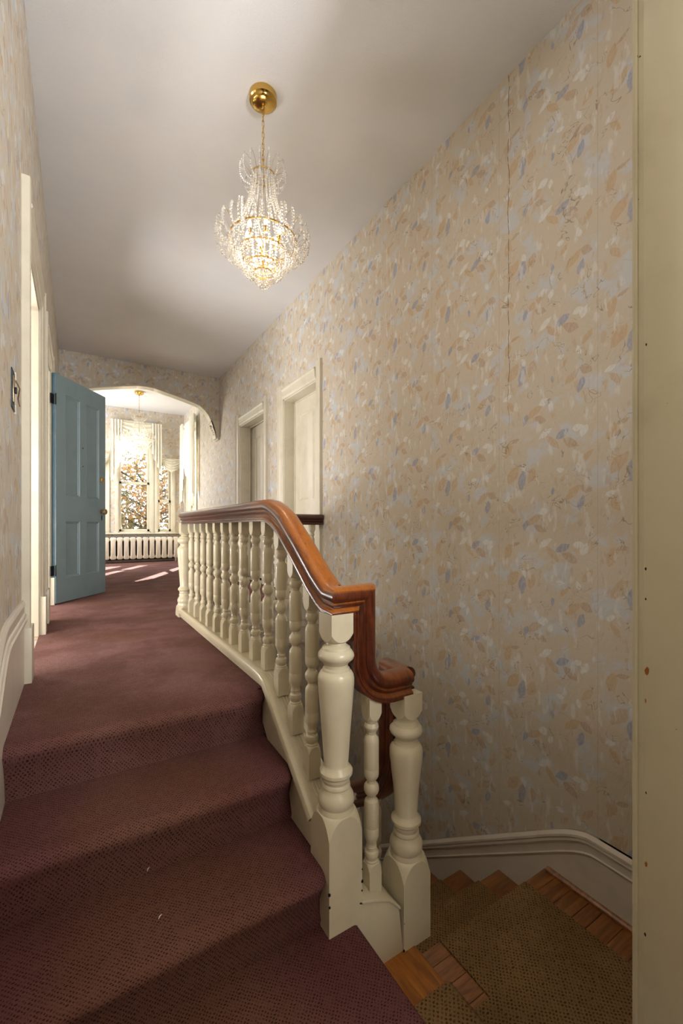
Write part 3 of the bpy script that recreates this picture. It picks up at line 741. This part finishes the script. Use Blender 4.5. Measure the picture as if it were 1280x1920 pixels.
def newel(x, y, zt, zbase, zring_top=.957 - .295, scale=1.0, name='newel_post'):
    """zt: underside of rail; zbase: bottom"""
    S = scale
    H = .063
    # heights below rail underside (from the photograph) and radii
    P = [(.000, .030), (.004, .033), (.012, .034), (.020, .047), (.028, .049), (.030, .052), (.040, .060), (.050, .0615), (.060, .058), (.070, .046), (.078, .040), (.088, .040), (.092, .046), (.098, .047), (.101, .052), (.112, .059), (.125, .0615), (.145, .061)]
    Q = [(.320, .047), (.410, .041), (.416, .043), (.424, .050), (.432, .0555), (.442, .0555), (.448, .050), (.451, .046), (.460, .0465), (.464, .044), (.470, .044), (.474, .047), (.482, .048), (.486, .046), (.494, .0475), (.502, .053), (.512, .0585), (.524, .061), (.536, .060), (.545, .056), (.549, .057), (.556, .0595), (.563, .0605)]
    off = .082
    z0 = zt - off
    d = (1 - S) * .30
    prof = [(z0 - a, r) for a, r in P] + [(z0 - a + d, r) for a, r in Q]
    prof = prof[::-1]
    zr = prof[0][0]
    g = MB().lathe(prof, (x, y, 0), 32)
    nw = LB(g).build(name, M['newel'], bal, smooth=32)
    b = MB().block(zr + .002, zbase, .0600, H, .062, (x, y, 0), 64)
    LB(b).build('base_block', M['newel'], nw, smooth=22)
    t_ = MB().block(z0 - .002, zt + .012, .036, .042, .030, (x, y, 0), 48)
    LB(t_).build('top_block', M['newel'], nw, smooth=22)
    return nw
RB1, RB2 = e(-.295), e(-.62)
N1 = newel(BX, 1.228, RB1, -.605)
N2 = newel(1.045, 1.228, RB2, -.805, scale=.82)
N3 = newel(BX, 3.57, e(.030), -.0)
def chips(o_, pts):
    random.seed(11)
    for (x, y, z, s_) in pts:
        m = MB(); m.ball((x, y, z), s_ * .8, s_, 7, 4); LB(m).build('paint_chip', M['black'], o_)
chips(N1, [(.678, 1.166, -.46, .006), (.679, 1.166, -.50, .005), (.803, 1.166, -.47, .006), (.802, 1.165, -.50, .0035), (.803, 1.165, -.43, .003)])
chips(N2, [(.983, 1.166, -.795, .005), (.984, 1.166, -.70, .0025)])
# mid baluster between the two near newels
m = baluster_mesh(.155, .095); m.v = [(a * 1.05 + .886 - OB.x, b * 1.05 + 1.228 - OB.y, c * 1.0 + e(-1.175) - OB.z) for a, b, c in m.v]
m.build('baluster', M['newel'], bal, smooth=30)
# curb board between the near newels
ct = [(.79, e(-1.245)), (.86, e(-1.268)), (.92, e(-1.295)), (.968, e(-1.345))]
LB(MB().prism(ct + [(.985, -.805), (.785, -.805)], 'y', 1.172, 1.30)).build('curb', M['newel'], bal, .004)
LB(MB().prism([(a, b) for a, b in ct] + [(a, b + .012) for a, b in ct[::-1]], 'y', 1.165, 1.30)).build('curb_cap', M['newel'], bal, .003)
# main curb: stringer face and capped top with a raised lip
cp = [(1.293, curb_top(1.293)), (1.70, curb_top(1.70)), (1.74, curb_top(1.74) - .002), (1.78, CURBZ - .006), (1.83, CURBZ - .001), (1.90, CURBZ), (3.50, CURBZ)]
body = [(y, z - .02) for y, z in cp] + [(3.50, -.02), (1.90, -.03), (1.293, -.62)]
LB(MB().prism(body, 'x', .693, .80)).build('stringer', M['newel'], bal, smooth=0)
capprof = [(-.064, -.030), (-.064, -.012), (-.060, -.004), (-.052, .001), (-.042, .002), (-.034, 0), (-.032, -.004), (.04, -.004), (.060, -.004), (.064, -.012), (.064, -.030)]
LB(MB().sweep([(BX, y, z) for y, z in cp], [(a, b) for a, b in capprof], L0=(1, 0, 0))).build('curb_cap', M['newel'], bal, smooth=30)
# fillet strips (reeding) on the sloped part of the cap
for k in range(5):
    xx = .728 + k * .0125
    LB(MB().sweep([(xx, y, z - .003) for y, z in cp[:4]], [(-.0035, 0), (-.0015, .0028), (.0015, .0028), (.0035, 0)], L0=(1, 0, 0))).build('reed', M['newel'], bal)

# handrail
HR = [(0, .100), (.014, .0990), (.026, .0955), (.036, .089), (.043, .079), (.0455, .068), (.043, .059), (.037, .0535), (.031, .051), (.030, .0475), (.034, .044), (.035, .041), (.031, .034), (.0275, .030), (.031, .024), (.037, .021), (.040, .016), (.040, .012), (.036, .010), (.0375, .006), (.036, 0)]
HRP = HR + [(-a, b) for a, b in HR[::-1] if a > 0]
path = [(BX, y, z) for y, z in railbot]
RC = .17
path += [(.788, 1.228, RB1), (.788, 1.228, e(-.45))]
cxc = .788 + RC
for k in range(1, 11):
    a = PI - k * PI / 20
    path.append((cxc + RC * math.cos(a), 1.228, e(-.45) - RC * math.sin(-a + PI) if False else e(-.45) - RC * math.sin(PI - a)))
path += [(1.046, 1.228, RB2)]
hr = LB(MB().sweep(path, HRP)).build('handrail', M['rail'], bal, smooth=38)
# lower rail: leaves the second newel, drops and follows the lower flight
p2 = [(1.046, 1.228, RB2), (1.046, 1.262, RB2), (1.046, 1.262, e(-.86))]
for (y, z) in ((1.268, -.91), (1.285, -.965), (1.315, -1.02), (1.36, -1.075), (1.42, -1.13)): p2.append((1.046, y, e(z)))
p2.append((1.046, 3.5, e(-1.13) - .685 * (3.5 - 1.42)))
LB(MB().sweep(p2, HRP)).build('handrail', M['rail'], bal, smooth=38)
for y in (1.40, 1.54, 1.68, 1.82, 1.96, 2.10, 2.24):
    cz = zl(y) + .125; rz = e(-1.13) - .685 * (y - 1.42)
    if y < 1.42: rz = e(-1.11)
    mid = rz - cz
    m = baluster_mesh(.10, mid - .61 if mid > .64 else .05)
    m.v = [(a + 1.03 - OB.x, b + y - OB.y, c + cz + .09 - OB.z) for a, b, c in m.v]
    m.build('baluster', M['newel'], bal, smooth=30)
# gate rail across the far end of the well
g0, g1 = .79, 1.985
LB(MB().sweep([(BX, 3.57, e(.030)), (g1, 3.57, e(.030))], HRP)).build('handrail', M['rail'], bal, smooth=38)
LB(MB().box(g0, g1, 3.52, 3.62, 0, .045)).build('curb', M['newel'], bal, .004)
for x in (.92, 1.06, 1.20, 1.34, 1.48, 1.62, 1.76, 1.885):
    o = lev.copy(); COL.objects.link(o); o.parent = bal; o.location = (x - OB.x, 3.57 - OB.y, CURBZ + .10 - OB.z)

# ------------------------------------------------------------------ windows
def window(name, axis, c0, u0, u1, z0, z1, zm, label, sill=True, wm=.045, left=False):
    """opening in a wall; axis 'y' = far wall at y=c0 (facing -y), axis 'x' = right wall at x=c0 (facing -x)"""
    r = tag(empty(name, (0, 0, 0)), label, 'window', kind='structure')
    def bx(m, ua, ub, da, db, za, zb):
        if axis == 'y': m.box(ua, ub, c0 + da, c0 + db, za, zb)
        elif left: m.box(c0 - min(db, .16), c0 - da, ua, ub, za, zb)
        else: m.box(c0 + da, c0 + db, ua, ub, za, zb)
        return m
    cw = .06
    m = MB(); bx(m, u0 - cw, u0, -.022, 0, z0 - .02, z1 + .08); bx(m, u1, u1 + cw, -.022, 0, z0 - .02, z1 + .08); bx(m, u0, u1, -.022, 0, z1, z1 + .08)
    m.build('window_casing', M['trim'], r, .004)
    m = MB(); bx(m, u0, u0 + .015, 0, .2, z0, z1); bx(m, u1 - .015, u1, 0, .2, z0, z1); bx(m, u0, u1, 0, .2, z1 - .015, z1); bx(m, u0, u1, 0, .2, z0, z0 + .015)
    m.build('window_reveal', M['trim'], r)
    for (za, zb, d) in ((z0 + .015, zm + .02, .08), (zm - .02, z1 - .015, .12)):
        m = MB(); a, b = u0 + .015, u1 - .015
        bx(m, a, a + wm, d, d + .035, za, zb); bx(m, b - wm, b, d, d + .035, za, zb); bx(m, a, b, d, d + .035, za, za + .05); bx(m, a, b, d, d + .035, zb - .045, zb)
        sh = m.build('sash', M['trim'], r, .002)
        g = MB(); bx(g, a + wm, b - wm, d + .015, d + .019, za + .05, zb - .045); g.build('pane', M['glass'], sh, smooth=0)
    return r
window('window_1', 'y', YF, .72, 1.33, e(-.09), e(2.12), e(.94), 'tall centre sash window of the bay behind the far chandelier')
window('window_2', 'y', YF, 1.46, 1.76, e(-.09), e(1.42), e(.575), 'narrow right sash window on the far wall under a small swag')
window('window_3', 'y', YF, .10, .50, e(-.09), e(1.42), e(.575), 'narrow left sash window on the far wall beside the teal door')
window('added_window', 'x', XL, 8.62, 9.42, e(-.1), e(2.12), 1.15, 'added side sash window on the left wall of the bay, unseen behind the teal door, letting in fill light', left=True)  # unseen window, put in so that fill light can enter the bay
window('window_4', 'x', XR, 8.62, 9.42, e(-.1), e(2.12), 1.15, 'side sash window of the bay on the right wall')
sb = MB().box(.02, 1.94, YF - .10, YF, e(-.125), e(-.10))
tag(sb.build('trim_8', M['trim'], bevel=.006), 'long cream window sill above the radiator', 'sill', kind='structure')

# ------------------------------------------------------------------ curtains
def swag(root, x0, x1, zt, depth, y0, name='swag', nf=6, axis='y'):
    m = MB(); NS, NT = 34, 40; rows = []
    for j in range(NT + 1):
        t_ = j / NT; row = []
        for i in range(NS + 1):
            s_ = i / NS; cat = 4 * s_ * (1 - s_)
            z = zt - t_ * (depth * (cat ** .8) + .05) 
            x = x0 + (x1 - x0) * s_
            fold = .022 * math.sin(t_ * nf * 2 * PI + 1.2 * math.sin(3 * s_)) * (.25 + .75 * cat)
            d = -.03 - .04 * cat * math.sin(t_ * PI * .8) + fold
            row.append((x, y0 + d, z) if axis == 'y' else (y0 + d, x, z))
        rows.append(row)
    for a, b in zip(rows[:-1], rows[1:]): m.strip(a, b)
    o = m.build(name, M['fabric'], root, smooth=80); return o
def jabot(root, x0, x1, zt, lo, li, y0, name='tail', axis='y', nf=4):
    """tail: lo = length at x0, li = length at x1"""
    m = MB(); NS, NT = 40, 14; rows = []
    for j in range(NT + 1):
        t_ = j / NT; row = []
        for i in range(NS + 1):
            s_ = i / NS; Ln = lo + (li - lo) * (math.floor(s_ * nf) + .5 * (s_ * nf % 1)) / nf
            d = -.03 + .028 * math.sin(s_ * nf * 2 * PI) * (.6 + .4 * t_) 
            x = x0 + (x1 - x0) * s_
            row.append((x, y0 + d, zt - Ln * t_) if axis == 'y' else (y0 + d, x, zt - Ln * t_))
        rows.append(row)
    for a, b in zip(rows[:-1], rows[1:]): m.strip(a, b)
    return m.build(name, M['fabric'], root, smooth=80)
cu = empty('curtain', (1.04, YF - .05, e(2.19)), 'ivory satin swag with two side tails over the tall centre window', 'curtain'); K = cu.location
def loc(o): o.location = (-K.x, -K.y, -K.z)
for o in (swag(cu, .60, 1.50, e(2.19), .62, YF - .06, nf=7), jabot(cu, .57, .78, e(2.19), 1.25, .75, YF - .09), jabot(cu, 1.32, 1.53, e(2.19), .60, 1.15, YF - .09)): loc(o)
o = MB().box(.57, 1.53, YF - .09, YF, e(2.17), e(2.20)).build('cornice_board', M['fabric'], cu, .003); loc(o)
cu = empty('curtain', (1.68, YF - .05, e(1.49)), 'small ivory swag over the narrow right window', 'curtain', 'small swags'); K = cu.location
for o in (swag(cu, 1.53, 1.94, e(1.49), .24, YF - .05, nf=5), jabot(cu, 1.93, 1.99, e(1.49), .5, 1.2, YF - .07, nf=2)): loc(o)
cu = empty('curtain', (.30, YF - .05, e(1.49)), 'small ivory swag over the narrow left window beside the teal door', 'curtain', 'small swags'); K = cu.location
loc(swag(cu, .05, .555, e(1.49), .26, YF - .05, nf=5))
cu = empty('curtain', (XR - .05, 9.0, e(2.19)), 'ivory swag with long tails over the side window on the right wall', 'curtain'); K = cu.location
for o in (swag(cu, 8.42, 9.50, e(2.19), 1.15, XR - .05, axis='x', nf=7), jabot(cu, 9.36, 9.60, e(2.19), .9, 1.8, XR - .08, axis='x'), jabot(cu, 8.38, 8.72, e(2.19), 1.6, 1.2, XR - .08, axis='x')): loc(o)

# ------------------------------------------------------------------ radiator
ra = empty('radiator', (1.05, 9.60, 0), 'cream cast-iron column radiator below the far windows', 'radiator')
sec = None; n = 14; w0 = .118; xa = 1.85 - n * w0
hw = w0 / 2 - .001; nw_ = .043
def radsec():
    m = MB(); zb, zt_ = .07, .51
    prof = [(-hw * .55, zb), (hw * .55, zb), (hw * .9, zb + .02), (hw, zb + .045), (nw_, zb + .085), (nw_, zt_ - .085), (hw, zt_ - .045), (hw * .9, zt_ - .018), (hw * .5, zt_), (-hw * .5, zt_), (-hw * .9, zt_ - .018), (-hw, zt_ - .045), (-nw_, zt_ - .085), (-nw_, zb + .085), (-hw, zb + .045), (-hw * .9, zb + .02)]
    m.prism(prof, 'y', -.07, .07); return m
for k in range(n):
    if sec is None: sec = radsec().build('section', M['radiator'], ra, .012, smooth=50); o = sec
    else: o = sec.copy(); COL.objects.link(o); o.parent = ra
    o.location = (xa + (k + .5) * w0 - 1.05, 0, 0)
for x in (xa + .06, 1.85 - .06):
    MB().box(x - .015 - 1.05, x + .015 - 1.05, -.04, .04, 0, .08).build('foot', M['radiator'], ra, .004)
MB().tube([(1.85 - 1.06, 0, .11), (1.90 - 1.05, 0, .11), (1.905 - 1.05, 0, .09), (1.905 - 1.05, 0, 0)], .014, 10).build('pipe', M['radiator'], ra)
MB().box(xa - 1.05, 1.85 - 1.05, .072, .08, .05, .50).build('slot_shade', M['dark'], ra, smooth=0)  # dark sheet behind the sections, stands in for the shade in their slots

# ------------------------------------------------------------------ wall box with missing cover (left wall)
sw = empty('switch_box', (XL, 2.075, e(.53)), 'broken wall switch opening with exposed dark box and wiring on the left wall', 'switch')
MB().box(0, .004, -.065, .045, -.075, .075).build('back_box', simple('dark_steel_box', lin(44, 58, 70), .5, .4), sw, .002)
m = MB(); random.seed(5)
edge = [(.05, .08), (.062, .05), (.055, .02), (.066, -.01), (.058, -.045), (.064, -.07), (.03, -.083), (.02, -.06), (.026, -.02), (.018, .02), (.026, .055), (.02, .08)]
m.prism(edge, 'x', 0, .007); m.build('broken_plaster', simple('bare_plaster', lin(216, 206, 192), .8), sw, .001)
MB().box(.004, .0065, -.045, .012, -.05, .05).build('metal_yoke', M['oldbrass'], sw, .001)
MB().box(.0065, .014, -.022, -.008, -.012, .012).build('toggle', M['black'], sw, .002)
MB().tube([(.006, .02, .05), (.018, .03, .02), (.012, .035, -.02), (.018, .03, -.05)], .0025, 6).build('wire', M['oldbrass'], sw)

# ------------------------------------------------------------------ chandeliers
CH = empty('chandelier', (.905, 2.31, ZC), 'brass and crystal bead chandelier hanging over the stair head', 'chandelier', 'crystal chandeliers')
def q(z): return e(z) - ZC
cn = MB().lathe([(-.058, .004), (-.056, .030), (-.050, .056), (-.044, .064), (-.040, .066), (-.037, .070), (-.033, .0765), (-.028, .078), (-.010, .078), (0, .078)], (0, 0, 0), 32).build('canopy', M['brass'], CH, smooth=30)
MB().lathe([(-.080, .003), (-.076, .008), (-.066, .010), (-.058, .006), (-.050, .007)], (0, 0, 0), 12).build('canopy_loop', M['brass'], CH)
zt_, zb_ = -.078, q(2.10); nl = 9; ll = (zt_ - zb_) / nl; lk = None
for k in range(nl):
    if lk is None:
        a, b = .0058, ll * .60
        pts = [(a * math.cos(t_) , 0, (b - a) * (1 if math.sin(t_) > 0 else -1) + a * math.sin(t_)) for t_ in [2 * PI * (i + .5) / 12 for i in range(12)]]
        lk = MB().tube(pts, .0019, 6, closed=True).build('chain_link', M['brass'], CH); o = lk
    else: o = lk.copy(); COL.objects.link(o); o.parent = CH
    o.location = (0, 0, zt_ - ll * (k + .5)); o.rotation_euler = (0, 0, (k % 2) * PI / 2)
MB().tube([(0, 0, zb_ + .01), (0, 0, q(1.50))], .004, 8).build('stem', M['brass'], CH)
def hoop(R, z, hgt=.010, t_=.002):
    return MB().lathe([(z, R), (z, R + t_), (z + hgt, R + t_), (z + hgt, R)], (0, 0, 0), 48)
def ring(R, z, name='ring', hgt=.010, t_=.003):
    m = MB(); seg = 48; vs = []
    for (dz, r) in ((0, R), (0, R + t_), (hgt, R + t_), (hgt, R)):
        vs += [(r * math.cos(2 * PI * k / seg), r * math.sin(2 * PI * k / seg), z + dz) for k in range(seg)]
    fs = [(a * seg + k, a * seg + (k + 1) % seg, ((a + 1) % 4) * seg + (k + 1) % seg, ((a + 1) % 4) * seg + k) for a in range(4) for k in range(seg)]
    return m.add(vs, fs).build(name, M['brass'], CH)
R0, R1, R2, R3, R4 = .066, .188, .134, .084, .052
Z0, Z1, Z2, Z3, Z4 = q(2.005), q(1.635), q(1.567), q(1.497), q(1.453)
for R, Z in ((R0, Z0), (R1, Z1), (R2, Z2), (R3, Z3), (R4, Z4)): ring(R, Z)
for k in range(3):
    a = k * PI / 3
    for R, Z in ((R1, Z1), (R0, Z0), (R2, Z2), (R3, Z3)):
        MB().tube([(-R * math.cos(a), -R * math.sin(a), Z + .005), (R * math.cos(a), R * math.sin(a), Z + .005)], .0018, 5).build('spoke', M['brass'], CH)
def strand(path_rz, br, step):
    m = MB(); acc = 0; P = [Vector((r, 0, z)) for r, z in path_rz]
    pos = [P[0]]; rem = step
    for a, b in zip(P[:-1], P[1:]):
        L = (b - a).length; t_ = rem
        while t_ <= L:
            pos.append(a + (b - a) * (t_ / L)); t_ += step
        rem = t_ - L
    for p in pos: m.ball(p, br, br * 1.08, 6, 3)
    return m
def around(m, n, name='bead_strand', off=0):
    first = m.build(name, M['crystal'], CH, smooth=0)
    for k in range(n):
        o = first if k == 0 else first.copy()
        if k: COL.objects.link(o); o.parent = CH
        o.rotation_euler = (0, 0, 2 * PI * (k + off) / n)
def lerp(a, b, t_): return a + (b - a) * t_
# trumpet of strands from the crown ring to the big ring
tr = [(lerp(R0, R1, (i / 20) ** 2.2) , lerp(Z0, Z1 + .02, i / 20)) for i in range(21)]
around(strand(tr, .0062, .0155), 22)
# tiers
def tier(Ra, Za, Rb, Zb, sag): return [(lerp(Ra, Rb, i / 12) + sag * .0 , lerp(Za, Zb, i / 12) - sag * 4 * (i / 12) * (1 - i / 12)) for i in range(13)]
around(strand([(R1, Z1), (R1 * .99, Z1 - .05), (R1 * .9, Z2 - .035), (R2, Z2 - .01)], .0072, .0172), 32)
around(strand([(R2, Z2), (R2 * .98, Z2 - .05), (R2 * .85, Z3 - .04), (R3, Z3 - .012)], .0068, .0165), 25, off=.5)
around(strand([(R3, Z3), (R3 * .95, Z3 - .045), (R4 * 1.1, Z4 - .035), (R4, Z4 - .01)], .0066, .016), 18)
around(strand([(R4, Z4), (R4 * .95, Z4 - .04), (R4 * .6, q(1.385)), (.004, q(1.372))], .0064, .0155), 11, off=.5)
# outer fans: brass wire rising from the big ring with a bead chain falling from its tip
def spray(Rr, Z, out, up, drop, br, n, rows=1, off=0.0):
    w_ = MB().tube([(Rr, 0, Z), (Rr + out * .25, 0, Z + up * .6), (Rr + out * .6, 0, Z + up * .95), (Rr + out * .92, 0, Z + up)], .0011, 4)
    arc = [(Rr + out * .92, Z + up), (Rr + out * 1.0, Z + up * .75), (Rr + out * 1.05, Z + up * .3), (Rr + out * .98, Z - drop * .4), (Rr + out * .62, Z - drop * .9), (Rr + out * .1, Z - drop)]
    b_ = strand(arc, br, br * 2.15)
    wi = w_.build('spray_wire', M['brass'], CH); bd = b_.build('spray_beads', M['crystal'], wi, smooth=0)
    for k in range(n):
        if k == 0: wi.rotation_euler = (0, 0, 2 * PI * off / n); continue
        o = wi.copy(); COL.objects.link(o); o.parent = CH; o.rotation_euler = (0, 0, 2 * PI * (k + off) / n)
        c = bd.copy(); COL.objects.link(c); c.parent = o
spray(R1, Z1, .072, .062, .055, .0082, 24)
spray(R1, Z1, .050, .088, .02, .0086, 12, off=.25)
spray(R0, Z0 + .005, .060, .066, .060, .0056, 15)
# candle bulbs
for k in range(6):
    a = 2 * PI * (k + .3) / 6; x, y = .095 * math.cos(a), .095 * math.sin(a)
    c_ = MB().lathe([(0, .009), (.004, .011), (.035, .010)], (x, y, Z1 - .005), 10).build('candle_sleeve', M['brass'], CH)
    MB().lathe([(.035, .006), (.045, .011), (.058, .012), (.072, .008), (.084, .001)], (x, y, Z1 - .005), 10).build('bulb', M['bulb'], c_)
CH2 = copy_tree(CH)
CH2.location = (.96, 8.5, ZC); CH2['label'] = 'matching crystal chandelier hanging in the far window bay'
for nm, p in (('chandelier_glow', (.905, 2.31, e(1.60))), ('chandelier_glow_2', (.96, 8.5, e(1.60)))):
    light(nm, 'POINT', p, 6.0, (1, .84, .66), shadow_soft_size=.10)

# ------------------------------------------------------------------ outside
tag(MB().box(-30, 40, 10.2, 60, -3.6, -3.5).build('ground', M['grass'], smooth=0), 'sunlit lawn outside the far windows', 'lawn', kind='structure')
def tree(x, y, h, seed, label):
    random.seed(seed); r = empty('tree', (x, y, -3.5), label, 'tree', 'autumn trees outside')
    m = MB(); m.tube([(0, 0, 0), (.05, .03, h * .25), (-.05, 0, h * .5), (.05, 0, h * .8)], [.16, .13, .09, .03], 8); tips = []
    for k in range(26):
        z = h * random.uniform(.22, .85); a = random.uniform(0, 2 * PI); L = h * .32 * random.uniform(.6, 1.1)
        p1 = (L * .5 * math.cos(a), L * .5 * math.sin(a), z + .25 * L); p2 = (L * math.cos(a + .2), L * math.sin(a + .2), z + .4 * L)
        m.tube([(0, 0, z), p1, p2], [.045, .028, .008], 5); tips += [p1, p2]
    m.build('trunk', M['bark'], r)
    f = MB()
    for k in range(9500):
        c = random.choice(tips); s_ = random.uniform(.05, .10)
        p = Vector((c[0] + random.gauss(0, .5), c[1] + random.gauss(0, .5), c[2] + random.gauss(0, .45)))
        a = Vector((random.gauss(0, 1), random.gauss(0, 1), random.gauss(0, 1))).normalized(); b = a.orthogonal().normalized()
        f.add([p + a * s_, p + b * s_ * .6, p - a * s_, p - b * s_ * .6], [(0, 1, 2, 3)])
    o = f.build('foliage', M['leaf'], r, smooth=0); o['kind'] = 'stuff'
tree(2.2, 17.0, 7.6, 1, 'large autumn tree with yellow leaves filling the centre window')
tree(8.2, 24.0, 8.2, 2, 'autumn tree farther off seen through the right-hand windows of the bay')
tree(-1.8, 25.0, 8.4, 3, 'autumn tree farther off seen through the narrow left window')
